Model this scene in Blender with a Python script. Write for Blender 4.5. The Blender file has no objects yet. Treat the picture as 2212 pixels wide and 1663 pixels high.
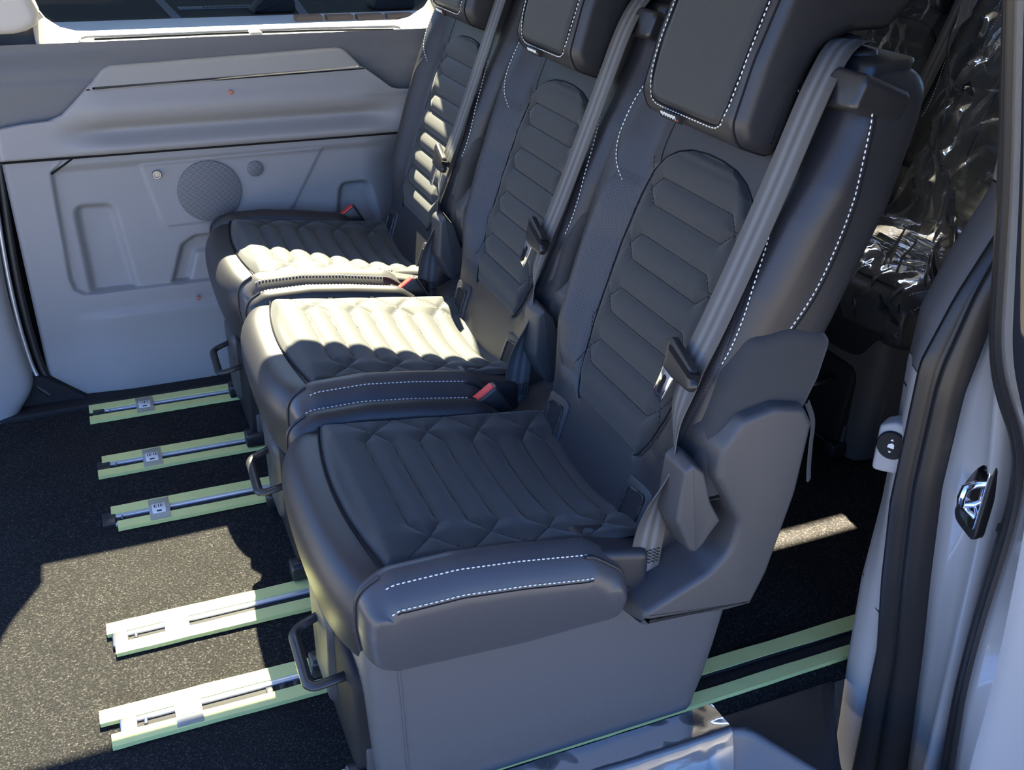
import bpy, math, random
import numpy as np
from mathutils import Vector, Matrix

random.seed(7); rng = np.random.default_rng(7)
D = bpy.data; SC = bpy.context.scene; COL = SC.collection

# ------------------------------------------------------------------ camera
cd = D.cameras.new('camera'); cam = D.objects.new('camera', cd); COL.objects.link(cam)
cam.location = (-.20176, -1.42169, 1.20616)
cam.rotation_euler = (math.radians(61.8529), math.radians(-1.2652), math.radians(-22.4319))
cd.sensor_width = 36; cd.lens = 2151.5 / 2212 * 36; cd.clip_start = .02; cd.clip_end = 200
SC.camera = cam

# ------------------------------------------------------------------ light
W = D.worlds.new('world'); SC.world = W; W.use_nodes = True
nt = W.node_tree; nt.nodes.clear()
wo = nt.nodes.new('ShaderNodeOutputWorld'); bg = nt.nodes.new('ShaderNodeBackground')
sky = nt.nodes.new('ShaderNodeTexSky'); sky.sky_type = 'NISHITA'; sky.sun_disc = False
SUN = Vector((-.175, -.85, -1.0)).normalized()
sky.sun_elevation = math.asin(-SUN.z); sky.sun_rotation = math.atan2(-SUN.x, -SUN.y)
sky.air_density = 1.0; sky.dust_density = 2.0; sky.ozone_density = 1.0
bg.inputs['Strength'].default_value = .50
tint = nt.nodes.new('ShaderNodeMix'); tint.data_type = 'RGBA'; tint.blend_type = 'MULTIPLY'; tint.inputs[0].default_value = 1
tint.inputs[7].default_value = (.66, .95, 1.52, 1); nt.links.new(sky.outputs[0], tint.inputs[6])
nt.links.new(tint.outputs[2], bg.inputs[0]); nt.links.new(bg.outputs[0], wo.inputs[0])
sd = D.lights.new('sun', 'SUN'); sun = D.objects.new('sun', sd); COL.objects.link(sun)
sun.rotation_euler = SUN.to_track_quat('-Z', 'Y').to_euler(); sun.location = (2, 8, 9)
sd.energy = 128; sd.angle = .0093; sd.color = (1.0, .86, .64)
vs = SC.view_settings
vs.view_transform = 'Standard'; vs.look = 'None'; vs.gamma = 1; vs.use_curve_mapping = False
vs.exposure = 0.0

# ------------------------------------------------------------------ materials
def mat(name, col, rough=.6, spec=.5, metal=0., noise=None, bump=None, coat=0., sheen=0.):
    """noise=(scale, amount) colour variation; bump=(scale, strength, distance)"""
    m = D.materials.new(name); m.use_nodes = True
    n = m.node_tree.nodes; L = m.node_tree.links; b = n['Principled BSDF']
    b.inputs['Base Color'].default_value = (*col, 1); b.inputs['Roughness'].default_value = rough
    b.inputs['Metallic'].default_value = metal; b.inputs['Specular IOR Level'].default_value = spec
    b.inputs['Coat Weight'].default_value = coat; b.inputs['Sheen Weight'].default_value = sheen
    tc = n.new('ShaderNodeTexCoord')
    if noise:
        t = n.new('ShaderNodeTexNoise'); t.inputs['Scale'].default_value = noise[0]; t.inputs['Detail'].default_value = 4
        r = n.new('ShaderNodeMix'); r.data_type = 'RGBA'
        r.inputs[6].default_value = (*[c * (1 - noise[1]) for c in col], 1)
        r.inputs[7].default_value = (*[min(1, c * (1 + noise[1])) for c in col], 1)
        L.new(tc.outputs['Object'], t.inputs['Vector']); L.new(t.outputs['Fac'], r.inputs[0]); L.new(r.outputs[2], b.inputs['Base Color'])
    if bump:
        t = n.new('ShaderNodeTexNoise'); t.inputs['Scale'].default_value = bump[0]; t.inputs['Detail'].default_value = 3
        k = n.new('ShaderNodeBump'); k.inputs['Strength'].default_value = bump[1]; k.inputs['Distance'].default_value = bump[2]
        L.new(tc.outputs['Object'], t.inputs['Vector']); L.new(t.outputs['Fac'], k.inputs['Height']); L.new(k.outputs[0], b.inputs['Normal'])
    return m
M = {}
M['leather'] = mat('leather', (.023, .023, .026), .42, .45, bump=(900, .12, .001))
M['textile'] = mat('textile', (.027, .030, .031), .68, .3, noise=(60, .12), bump=(1400, .25, .001), sheen=.15)
M['plastic'] = mat('black_grained_plastic', (.050, .050, .052), .45, .5, bump=(1500, .3, .001))
M['gloss'] = mat('smooth_black_plastic', (.020, .020, .021), .32, .5)
M['side'] = mat('leatherette', (.086, .087, .091), .5, .4, bump=(700, .1, .001))
M['bolster'] = mat('skylit_leather', (.052, .052, .056), .36, .5, bump=(900, .08, .001))  # near bolster's leather, lightened for the sky light on that side
M['skirt'] = mat('grey_stretch_fabric', (.034, .035, .036), .85, .2, bump=(1200, .3, .001), sheen=.2)
M['thread'] = mat('white_thread', (.75, .75, .73), .6)
M['darkthread'] = mat('dark_thread', (.012, .012, .013), .8)
M['red'] = mat('red_plastic', (.75, .045, .035), .4)
M['redcap'] = mat('dull_red_plastic', (.38, .13, .09), .5)
M['chrome'] = mat('chrome', (.82, .82, .84), .1, metal=1)
M['alu'] = mat('anodised_aluminium', (.62, .63, .67), .36, metal=.7)
M['steel'] = mat('brushed_steel', (.34, .34, .36), .28, metal=1)
M['black'] = mat('matt_black', (.012, .012, .013), .7, .3)
M['rubber'] = mat('rubber', (.016, .016, .017), .42, .5)
M['panel'] = mat('grey_door_plastic', (.265, .255, .25), .55, .4, bump=(1100, .15, .001))
M['slate'] = mat('slate_door_plastic', (.125, .123, .125), .55, .4, bump=(1100, .15, .001))
M['trim'] = mat('pale_grey_trim', (.36, .355, .35), .55, .4, bump=(1100, .1, .001))
M['cream'] = mat('warm_grey_trim', (.46, .435, .40), .55, .4)
M['paint'] = mat('grey_car_paint', (.30, .31, .32), .22, .5, coat=.8)
M['glassdark'] = mat('privacy_glass', (.01, .011, .012), .05, .6)
M['seam'] = mat('dark_gap', (.012, .012, .013), .9, .1)
M['liner'] = mat('headliner', (.42, .41, .39), .9, .1, noise=(300, .08))
M['sticker'] = mat('white_sticker', (.75, .76, .74), .35)
M['ink'] = mat('black_ink', (.02, .02, .02), .6)

# carpet: dark pile with light flecks
m = M['carpet'] = mat('black_loop_carpet', (.018, .018, .02), .95, .15)
n = m.node_tree.nodes; L = m.node_tree.links; b = n['Principled BSDF']
tc = n.new('ShaderNodeTexCoord')
t1 = n.new('ShaderNodeTexNoise'); t1.inputs['Scale'].default_value = 300; t1.inputs['Detail'].default_value = 5; t1.inputs['Roughness'].default_value = .7
t2 = n.new('ShaderNodeTexNoise'); t2.inputs['Scale'].default_value = 9; t2.inputs['Detail'].default_value = 4
rp = n.new('ShaderNodeValToRGB'); e = rp.color_ramp.elements
e[0].position = .36; e[0].color = (.007, .007, .0075, 1); e[1].position = .72; e[1].color = (.15, .143, .128, 1)
x2 = e.new(.56); x2.color = (.022, .0215, .021, 1)
mx = n.new('ShaderNodeMix'); mx.data_type = 'RGBA'; mx.blend_type = 'MULTIPLY'; mx.inputs[0].default_value = .55
r2 = n.new('ShaderNodeValToRGB'); r2.color_ramp.elements[0].position = .3; r2.color_ramp.elements[0].color = (.6, .6, .6, 1); r2.color_ramp.elements[1].position = .7
bp = n.new('ShaderNodeBump'); bp.inputs['Strength'].default_value = .9; bp.inputs['Distance'].default_value = .004
for t in (t1, t2): L.new(tc.outputs['Object'], t.inputs['Vector'])
L.new(t1.outputs['Fac'], rp.inputs[0]); L.new(t2.outputs['Fac'], r2.inputs[0])
L.new(rp.outputs[0], mx.inputs[6]); L.new(r2.outputs[0], mx.inputs[7]); L.new(mx.outputs[2], b.inputs['Base Color'])
L.new(t1.outputs['Fac'], bp.inputs['Height']); L.new(bp.outputs[0], b.inputs['Normal'])

# perforated leather: small dark dots on a staggered lattice
def dotted(name, base, dot, scale, size, axes=(0, 2)):
    m = mat(name, base, .45, .45); n = m.node_tree.nodes; L = m.node_tree.links; b = n['Principled BSDF']
    tc = n.new('ShaderNodeTexCoord'); mp = n.new('ShaderNodeMapping'); mp.inputs['Scale'].default_value = (scale,) * 3
    v = n.new('ShaderNodeTexVoronoi'); v.inputs['Randomness'].default_value = 0.0; v.inputs['Scale'].default_value = 1
    mp.inputs['Rotation'].default_value = (.35, .6, .25)
    c = n.new('ShaderNodeMath'); c.operation = 'LESS_THAN'; c.inputs[1].default_value = size
    mx = n.new('ShaderNodeMix'); mx.data_type = 'RGBA'; mx.inputs[6].default_value = (*base, 1); mx.inputs[7].default_value = (*dot, 1)
    L.new(tc.outputs['Object'], mp.inputs[0]); L.new(mp.outputs[0], v.inputs['Vector']); L.new(v.outputs['Distance'], c.inputs[0])
    L.new(c.outputs[0], mx.inputs[0]); L.new(mx.outputs[2], b.inputs['Base Color'])
    return m
M['perf'] = dotted('perforated_leather', (.030, .030, .034), (.008, .008, .009), 300, .33)

def grille_mat():
    m = mat('speaker_mesh', (.20, .20, .205), .6); n = m.node_tree.nodes; L = m.node_tree.links; b = n['Principled BSDF']
    tc = n.new('ShaderNodeTexCoord'); mp = n.new('ShaderNodeMapping'); mp.inputs['Scale'].default_value = (300, 1, 300)
    mp.inputs['Rotation'].default_value = (0, .12, 0)
    v = n.new('ShaderNodeTexVoronoi'); v.voronoi_dimensions = '3D'; v.inputs['Randomness'].default_value = 0; v.inputs['Scale'].default_value = 1
    c = n.new('ShaderNodeMath'); c.operation = 'LESS_THAN'; c.inputs[1].default_value = .36
    mx = n.new('ShaderNodeMix'); mx.data_type = 'RGBA'; mx.inputs[6].default_value = (.19, .19, .195, 1); mx.inputs[7].default_value = (.045, .045, .048, 1)
    L.new(tc.outputs['Object'], mp.inputs[0]); L.new(mp.outputs[0], v.inputs['Vector']); L.new(v.outputs['Distance'], c.inputs[0])
    L.new(c.outputs[0], mx.inputs[0]); L.new(mx.outputs[2], b.inputs['Base Color']); return m
M['grille'] = grille_mat()

def belt_mat():
    m = mat('belt_webbing', (.10, .10, .10), .5, .4); n = m.node_tree.nodes; L = m.node_tree.links; b = n['Principled BSDF']
    uv = n.new('ShaderNodeUVMap'); sp = n.new('ShaderNodeSeparateXYZ'); L.new(uv.outputs[0], sp.inputs[0])
    rp = n.new('ShaderNodeValToRGB'); rp.color_ramp.interpolation = 'B_SPLINE'; e = rp.color_ramp.elements
    lo, hi = (.075, .072, .068, 1), (.14, .145, .15, 1)
    e[0].position = 0; e[0].color = lo; e[1].position = 1; e[1].color = lo
    for p, c in ((.24, lo), (.32, hi), (.40, hi), (.48, lo), (.56, lo), (.64, hi), (.72, hi), (.80, lo)):
        q = e.new(p); q.color = c
    L.new(sp.outputs['X'], rp.inputs[0]); L.new(rp.outputs[0], b.inputs['Base Color'])
    w = n.new('ShaderNodeTexWave'); w.bands_direction = 'Y'; w.inputs['Scale'].default_value = 60
    L.new(uv.outputs[0], w.inputs['Vector']); k = n.new('ShaderNodeBump'); k.inputs['Strength'].default_value = .12; k.inputs['Distance'].default_value = .0004
    L.new(w.outputs['Fac'], k.inputs['Height']); L.new(k.outputs[0], b.inputs['Normal']); return m
M['belt'] = belt_mat()

def film_mat(name, tint, gloss, rough=.12, milk=.06):
    """clear crumpled film: mostly see-through, glossy where it catches light"""
    m = D.materials.new(name); m.use_nodes = True; n = m.node_tree.nodes; L = m.node_tree.links; n.clear()
    o = n.new('ShaderNodeOutputMaterial'); tr = n.new('ShaderNodeBsdfTransparent'); tr.inputs[0].default_value = (*tint, 1)
    gl = n.new('ShaderNodeBsdfGlossy'); gl.inputs['Roughness'].default_value = rough; gl.inputs['Color'].default_value = (.95, .97, 1, 1)
    df = n.new('ShaderNodeBsdfDiffuse'); df.inputs[0].default_value = (.8, .82, .84, 1)
    fr = n.new('ShaderNodeLayerWeight'); fr.inputs['Blend'].default_value = gloss
    m1 = n.new('ShaderNodeMixShader'); m2 = n.new('ShaderNodeMixShader'); m2.inputs[0].default_value = milk
    L.new(fr.outputs['Fresnel'], m1.inputs[0]); L.new(tr.outputs[0], m1.inputs[1]); L.new(gl.outputs[0], m1.inputs[2])
    L.new(m1.outputs[0], m2.inputs[1]); L.new(df.outputs[0], m2.inputs[2]); L.new(m2.outputs[0], o.inputs[0])
    return m
M['film'] = film_mat('clear_plastic_film', (.92, .94, .94), .19, .10, .03)
M['stepfilm'] = film_mat('clear_step_film', (.92, .94, .95), .30, .08, .03)
M['tape'] = mat('yellow_green_tape', (.64, .66, .25), .5, .35, noise=(25, .10), bump=(60, .15, .002))
M['tapeclear'] = film_mat('clear_sticky_tape', (.95, .97, .9), .3, .2, .25)
M['glass'] = film_mat('tinted_window_glass', (.62, .64, .62), .10, .02, 0.)

# ------------------------------------------------------------------ mesh helpers
def link(name, me, mat=None, parent=None, kind=None, label=None, cat=None, group=None):
    o = D.objects.new(name, me); COL.objects.link(o)
    if mat is not None and me is not None: me.materials.append(mat)
    if parent is not None: o.parent = parent
    for k, v in (('kind', kind), ('label', label), ('category', cat), ('group', group)):
        if v: o[k] = v
    return o
def mk(name, V, F, mat, parent=None, smooth=True, angle=None, **kw):
    me = D.meshes.new(name); me.from_pydata([tuple(map(float, v)) for v in V], [], [tuple(map(int, f)) for f in F]); me.update()
    if smooth:
        me.polygons.foreach_set('use_smooth', [True] * len(me.polygons))
        if angle: me.set_sharp_from_angle(angle=math.radians(angle))
    return link(name, me, mat, parent, **kw)
def empty(name, loc=(0, 0, 0), **kw):
    o = link(name, None, **kw); o.location = loc; o.empty_display_size = .05; return o
def gridfaces(nr, nc, closed_c=False, off=0):
    F = []
    for i in range(nr - 1):
        for j in range(nc - (0 if closed_c else 1)):
            k = (j + 1) % nc
            F.append((off + i * nc + j, off + i * nc + k, off + (i + 1) * nc + k, off + (i + 1) * nc + j))
    return F
def fillet(poly, r, n=6):
    """round every corner of a closed polygon; r is a number or one per corner"""
    P = np.array(poly, float); N = len(P); out = []
    for i in range(N):
        rr = r[i] if hasattr(r, '__len__') else r
        a, p, c = P[i - 1], P[i], P[(i + 1) % N]
        u, v = a - p, c - p; lu, lv = np.linalg.norm(u), np.linalg.norm(v); u /= lu; v /= lv
        ang = math.acos(max(-1, min(1, float(u @ v))))
        if rr <= 0 or ang > 3.1: out.append(p); continue
        t = min(rr / math.tan(ang / 2), .48 * lu, .48 * lv)
        p0, p1 = p + u * t, p + v * t
        for k in range(n + 1):
            s = k / n; out.append((1 - s) ** 2 * p0 + 2 * s * (1 - s) * p + s * s * p1)
    return np.array(out)
def resample(P, n, closed=True):
    P = np.array(P, float)
    if closed: P = np.vstack([P, P[:1]])
    l = np.r_[0, np.cumsum(np.linalg.norm(np.diff(P, axis=0), axis=1))]
    t = np.linspace(0, l[-1], n + (1 if closed else 0))
    if closed: t = t[:-1]
    return np.stack([np.interp(t, l, P[:, k]) for k in range(P.shape[1])], 1)
def spline(P, n=60):
    """Catmull-Rom through open control points"""
    P = np.array(P, float); Q = np.vstack([2 * P[0] - P[1], P, 2 * P[-1] - P[-2]]); out = []
    m = max(2, n // (len(P) - 1))
    for i in range(len(P) - 1):
        a, b, c, d = Q[i:i + 4]
        for t in np.linspace(0, 1, m, endpoint=False):
            out.append(.5 * (2 * b + (c - a) * t + (2 * a - 5 * b + 4 * c - d) * t * t + (3 * b - a - 3 * c + d) * t ** 3))
    out.append(P[-1]); return np.array(out)
def inward(O):
    O = np.array(O); T = np.roll(O, -1, 0) - np.roll(O, 1, 0); T /= np.linalg.norm(T, axis=1)[:, None] + 1e-12
    Nn = np.stack([-T[:, 1], T[:, 0]], 1)
    A = .5 * np.sum(O[:, 0] * np.roll(O[:, 1], -1) - np.roll(O[:, 0], -1) * O[:, 1])
    return Nn if A > 0 else -Nn
def rx(name, O, f, c0, c1, r, mat, parent=None, n=5, both=True, angle=50, r0=None, draft=0., prof=None, wt=None, **kw):
    """rounded extrusion of outline O (N,2) along c from c0 to c1; f(a,b,c)->xyz"""
    O = np.array(O, float); Nn = inward(O); N = len(O); s = 1 if c1 > c0 else -1; rings = []
    r0 = r if r0 is None else r0
    if both and r0 > 0:
        for k in range(n, 0, -1):
            th = math.pi / 2 * k / n; rings.append((O + Nn * r0 * (1 - math.cos(th)), c0 + s * r0 * (1 - math.sin(th))))
        rings.append((O, c0 + s * r0))
    else: rings.append((O, c0))
    if prof is not None:
        w_ = np.ones(N) if wt is None else wt
        for ins, back in prof: rings.append((O + Nn * (ins * w_)[:, None], c1 - s * back))
    else:
        for k in range(0, n + 1):
            th = math.pi / 2 * k / n; rings.append((O + Nn * (draft + r * (1 - math.cos(th))), c1 - s * r * (1 - math.sin(th))))
    V = [f(a, b, c) for R, c in rings for a, b in R]
    F = gridfaces(len(rings), N, True)
    F.append(tuple(range(N))[::-1]); F.append(tuple(range((len(rings) - 1) * N, len(rings) * N)))
    A = .5 * np.sum(O[:, 0] * np.roll(O[:, 1], -1) - np.roll(O[:, 0], -1) * O[:, 1])
    p0, p1, p2, p3 = (np.array(f(*q)) for q in ((0, 0, 0), (1, 0, 0), (0, 1, 0), (0, 0, 1)))
    det = np.linalg.det(np.stack([p1 - p0, p2 - p0, p3 - p0])) * (1 if A > 0 else -1) * s
    if det < 0: F = [q[::-1] for q in F]
    o = mk(name, V, F, mat, parent, angle=angle, **kw)
    return o
XZ = lambda a, b, c: (a, c, b)          # outline in x,z extruded along y
XY = lambda a, b, c: (a, b, c)          # outline in x,y extruded along z
YZ = lambda a, b, c: (c, a, b)          # outline in y,z extruded along x
def rect(a0, a1, b0, b1, r=.004, n=4): return fillet([(a0, b0), (a1, b0), (a1, b1), (a0, b1)], r, n)
def box(name, x0, x1, y0, y1, z0, z1, mat, parent=None, r=.003, **kw):
    r = min(r, .45 * min(x1 - x0, y1 - y0, z1 - z0))
    return rx(name, rect(x0, x1, y0, y1, r, 3), XY, z0, z1, r, mat, parent, n=2, **kw)
def tubemesh(P, R, n=8, closed=False, flat=1.0):
    P = np.array(P, float); N = len(P); R = np.broadcast_to(R, (N,)); V = []; prev = None
    for i in range(N):
        t = (P[(i + 1) % N] - P[i - 1]) if closed else (P[min(i + 1, N - 1)] - P[max(i - 1, 0)])
        t = t / (np.linalg.norm(t) + 1e-12)
        if prev is None:
            a = np.array([0, 0, 1.]) if abs(t[2]) < .9 else np.array([1., 0, 0]); prev = np.cross(t, a)
        u = prev - t * (prev @ t); u /= np.linalg.norm(u) + 1e-12; v = np.cross(t, u); prev = u
        for k in range(n):
            th = 2 * math.pi * k / n; V.append(P[i] + R[i] * (math.cos(th) * u + flat * math.sin(th) * v))
    F = gridfaces(N, n, True)
    if closed: F += [((N - 1) * n + k, (N - 1) * n + (k + 1) % n, (k + 1) % n, k) for k in range(n)]
    else: F += [tuple(range(n))[::-1], tuple(range((N - 1) * n, N * n))]
    return V, F
def tube(name, P, R, mat, parent=None, n=8, closed=False, **kw):
    V, F = tubemesh(P, R, n, closed); return mk(name, V, F, mat, parent, angle=60, **kw)
def joinmesh(parts):
    V, F = [], []
    for v, f in parts:
        o = len(V); V += list(v); F += [tuple(i + o for i in q) for q in f]
    return V, F
def dashes(name, P, mat, parent, dl=.0042, gap=.0026, r=.00095, lift=(0, 0, 0)):
    """a run of sewn stitches: short raised threads along a path, one part"""
    P = np.array(P, float) + np.array(lift); l = np.r_[0, np.cumsum(np.linalg.norm(np.diff(P, axis=0), axis=1))]
    at = lambda s: np.array([np.interp(s, l, P[:, k]) for k in range(3)])
    parts = []; s = 0.
    while s + dl < l[-1]:
        a, b = at(s), at(s + dl); m = (a + b) / 2
        parts.append(tubemesh([a, a * .75 + b * .25, a * .25 + b * .75, b], [r * .5, r, r, r * .5], 5)); s += dl + gap
    V, F = joinmesh(parts); return mk(name, V, F, mat, parent)
def ribbon(name, Cn, Wd, w, th, mat, parent=None, ny=9, **kw):
    """strap: centre points, width directions, width, thickness; uv x runs across"""
    Cn = np.array(Cn, float); Wd = np.array(Wd, float); Wd /= np.linalg.norm(Wd, axis=1)[:, None]; N = len(Cn)
    l = np.r_[0, np.cumsum(np.linalg.norm(np.diff(Cn, axis=0), axis=1))]
    V, UV = [], []
    for i in range(N):
        t = Cn[min(i + 1, N - 1)] - Cn[max(i - 1, 0)]; t /= np.linalg.norm(t); nn = np.cross(t, Wd[i]); nn /= np.linalg.norm(nn)
        for k in range(ny): V.append(Cn[i] + Wd[i] * w * (k / (ny - 1) - .5) + nn * th / 2); UV.append((k / (ny - 1), l[i]))
        for k in range(ny): V.append(Cn[i] + Wd[i] * w * (.5 - k / (ny - 1)) - nn * th / 2); UV.append((1 - k / (ny - 1), l[i]))
    F = gridfaces(N, 2 * ny, True)
    o = mk(name, V, F, mat, parent, angle=40, **kw)
    uvl = o.data.uv_layers.new(name='UVMap')
    for lp in o.data.loops: uvl.data[lp.index].uv = UV[lp.vertex_index]
    return o
def lathe(name, prof, f, mat, parent=None, n=32, **kw):
    V, F = [], []
    for r, h in prof:
        for k in range(n): a = 2 * math.pi * k / n; V.append(f(r * math.cos(a), r * math.sin(a), h))
    F = gridfaces(len(prof), n, True); F += [tuple(range(n))[::-1], tuple(range((len(prof) - 1) * n, len(prof) * n))]
    return mk(name, V, F, mat, parent, angle=40, **kw)
def segdist(a, b, S):
    """distance of points (a,b) arrays to a list of segments"""
    d = np.full(a.shape, 1e9)
    for (p, q), (r, s) in S:
        vx, vy = r - p, s - q; L2 = vx * vx + vy * vy + 1e-15
        t = np.clip(((a - p) * vx + (b - q) * vy) / L2, 0, 1)
        d = np.minimum(d, np.hypot(a - p - t * vx, b - q - t * vy))
    return d
sm = lambda a, b, x: (lambda t: t * t * (3 - 2 * t))(np.clip((x - a) / (b - a), 0, 1))
def sdbox(x, z, cx, cz, hx, hz, r):
    qx, qz = np.abs(x - cx) - hx + r, np.abs(z - cz) - hz + r
    return np.hypot(np.maximum(qx, 0), np.maximum(qz, 0)) + np.minimum(np.maximum(qx, qz), 0) - r
def sdpoly(x, z, P):
    P = np.array(P, float); d = np.full(x.shape, 1e9); ins = np.zeros(x.shape, bool); N = len(P)
    for i in range(N):
        (p, q), (r, s) = P[i - 1], P[i]
        d = np.minimum(d, segdist(x, z, [((p, q), (r, s))]))
        c = ((q > z) != (s > z)) & (x < (r - p) * (z - q) / (s - q + 1e-12) + p); ins ^= c
    return np.where(ins, -d, d)

# ================================================================== THE SETTING
def plate_hole(name, o, hole, f, t, mat, parent=None, **kw):
    """flat plate (a0,a1,b0,b1) with a rounded opening; f(a,b,c), thickness t along c"""
    H = resample(hole, 96); c = H.mean(0); a0, a1, b0, b1 = o; O = []
    for p in H:
        d = p - c; s = min(((a1 if d[0] > 0 else a0) - c[0]) / d[0] if abs(d[0]) > 1e-9 else 1e9, ((b1 if d[1] > 0 else b0) - c[1]) / d[1] if abs(d[1]) > 1e-9 else 1e9)
        O.append(c + d * s)
    for q in ((a0, b0), (a1, b0), (a1, b1), (a0, b1)):
        O[int(np.argmin([np.hypot(*(p - q)) for p in O]))] = np.array(q)
    N = len(H); V = [f(*p, 0) for p in O] + [f(*p, 0) for p in H] + [f(*p, t) for p in H] + [f(*p, t) for p in O]
    F = gridfaces(4, N, True) + [(3 * N + k, 3 * N + (k + 1) % N, (k + 1) % N, k) for k in range(N)]
    return mk(name, V, F, mat, parent, angle=30, **kw)

# floor carpet (a fine undulating sheet) -----------------------------------
nx, ny = 120, 70
V = []
for i in range(nx):
    for j in range(ny):
        x = -1.3 + 3.5 * i / (nx - 1); y = -.50 + 1.56 * j / (ny - 1)
        V.append((x, y, .0012 * math.sin(x * 9 + 2 * y) * math.sin(y * 7) - .0016))
mk('floor', V, gridfaces(ny and nx, ny), M['carpet'], kind='structure', label='black carpeted van floor between the seat rails')

# far sliding door with its inner panels -------------------------------------
door = empty('door_1', (.2, 1.0, 0), kind='structure', label='closed far sliding door with grey plastic inner panels and speaker')
door.location = (0, 0, 0)
zz = np.unique(np.r_[np.linspace(-.012, .60, 170), np.linspace(.24, .28, 30), np.linspace(.55, .60, 24)]); nxx = 330
ts = np.linspace(0, 1, nxx)
xl = np.where(zz > .06, -.401, -.401 + (.06 - zz) * 1.08)
X = xl[:, None] + (.95 - xl)[:, None] * ts[None, :]; Z = np.repeat(zz[:, None], nxx, 1)
edge = np.minimum(X - xl[:, None], 1)
rel = np.zeros_like(X)
mp = [(-.254, .612), (-.306, .557), (-.311, .30), (-.305, .272), (-.285, .258), (1.2, .248), (1.2, .612)]
s = sdpoly(X, Z, mp)
rel -= .013 * sm(.002, -.004, s)
rel += .012 * sm(.548, .572, Z) * sm(.004, -.004, s) * sm(.52, .40, X)      # soft brow along the top of the panel
sp = fillet([(-.118, .556), (.307, .563), (.222, .418), (.205, .408), (-.075, .402), (-.088, .415)], .006, 3)
rel += .004 * sm(.002, -.002, sdpoly(X, Z, sp))
pk = fillet([(-.272, .470), (-.190, .466), (-.166, .24), (-.268, .24)], [.022, .022, 0, 0], 5)
rel -= .020 * sm(.008, -.012, sdpoly(X, Z, pk)) * sm(.254, .262, Z)
dp = fillet([(-.092, .24), (-.052, .352), (-.018, .372), (.30, .374), (.30, .24)], [0, .02, .02, 0, 0], 4)
rel -= .020 * sm(.004, -.010, sdpoly(X, Z, dp)) * sm(.254, .262, Z)
d2 = fillet([(-.052, .24), (-.022, .33), (.30, .338), (.30, .24)], [0, .015, 0, 0], 4)
rel += .017 * sm(.004, -.006, sdpoly(X, Z, d2)) * sm(.254, .262, Z)
nb = fillet([(.325, .34), (.345, .467), (.418, .468), (.452, .34)], [0, .025, .025, 0], 5)
rel -= .022 * sm(.005, -.012, sdpoly(X, Z, nb))
rel -= .06 * sm(.40, .56, X) * sm(.02, -.03, s) * sm(.60, .50, Z)           # rear part swings outwards behind the seat
rel += .010 * sm(.215, .195, Z) * sm(-.34, -.20, X)
rel += .020 * sm(.16, .0, Z)
rel -= .012 * (1 - np.sqrt(1 - (1 - np.clip(edge / .012, 0, 1)) ** 2))
rel -= .010 * sm(.012, -.012, Z)
Y = .972 - rel
V = np.stack([X, Y, Z], -1).reshape(-1, 3)
F = [f[::-1] for f in gridfaces(len(zz), nxx)]
mk('lower_panel', V, [f[::-1] for f in F], M['panel'], door)
# bottom return to the sill
box('panel_back', -.395, .95, 1.045, 1.06, -.01, .76, M['seam'], door)
# armrest panel: proud, with a scooped grip
zz = np.r_[np.linspace(.590, .658, 34), np.linspace(.660, .672, 14), np.linspace(.675, .748, 34)]
xl = np.interp(zz, [.59, .660, .668, .672, .684, .748], [-.402, -.400, -.345, -.290, -.262, -.196])
xr = np.interp(zz, [.59, .678, .688, .694, .70, .752], [.95, .95, .60, .49, .472, .400])
ts = np.linspace(0, 1, 220)
X = xl[:, None] + (xr - xl)[:, None] * ts[None]; Z = np.repeat(zz[:, None], 220, 1) + .016 * (X - .1) * sm(.66, .74, np.repeat(zz[:, None], 220, 1))
fx = sm(-.30, -.16, X) * sm(.52, .40, X)
R_ = .020 + fx * (.016 * sm(.60, .615, Z) * 0 + .014 * np.exp(-((Z - .690) / .03) ** 2) - .022 * np.exp(-((Z - .640) / .018) ** 2) + .012 * np.exp(-((Z - .606) / .014) ** 2))
eb = np.minimum.reduce([X - xl[:, None], (zz - .590)[:, None] + 0 * X, .02 + 0 * X])
R_ -= .012 * (1 - np.sqrt(1 - (1 - np.clip(eb / .008, 0, 1)) ** 2))
V = np.stack([X, .972 - R_, Z], -1).reshape(-1, 3)
mk('armrest_panel', V, gridfaces(len(zz), 220), M['panel'], door)
box('panel_joint', -.402, .95, .962, .975, .584, .594, M['seam'], door)
cap = fillet([(-.204, .732), (.410, .747), (.372, .788), (.355, .792), (-.150, .777), (-.166, .770)], [.004, .004, .01, .01, .01, .01], 4)
rx('armrest_cap', resample(cap, 120), lambda a, b, c: (a, c + (b - .74) * .70, b), .99, .943, .008, M['panel'], door, both=False)
tube('cap_joint', [(-.204, .9475, .7345), (.1, .9475, .7415), (.41, .9475, .7485)], .0014, M['seam'], door, 6)
# slate upper band
zz = np.linspace(.58, .825, 40); xx = np.linspace(-.402, .95, 120)
X, Z = np.meshgrid(xx, zz); Y = .982 + .003 * np.sin(X * 3) + .016 * sm(.765, .815, Z) - .005 * sm(.755, .740, Z)
mk('upper_panel', np.stack([X, Y, Z], -1).reshape(-1, 3), gridfaces(40, 120), M['slate'], door)
tube('panel_joint', [(-.250, .972, .588), (-.306, .973, .552)], .0022, M['seam'], door, 6)
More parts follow.
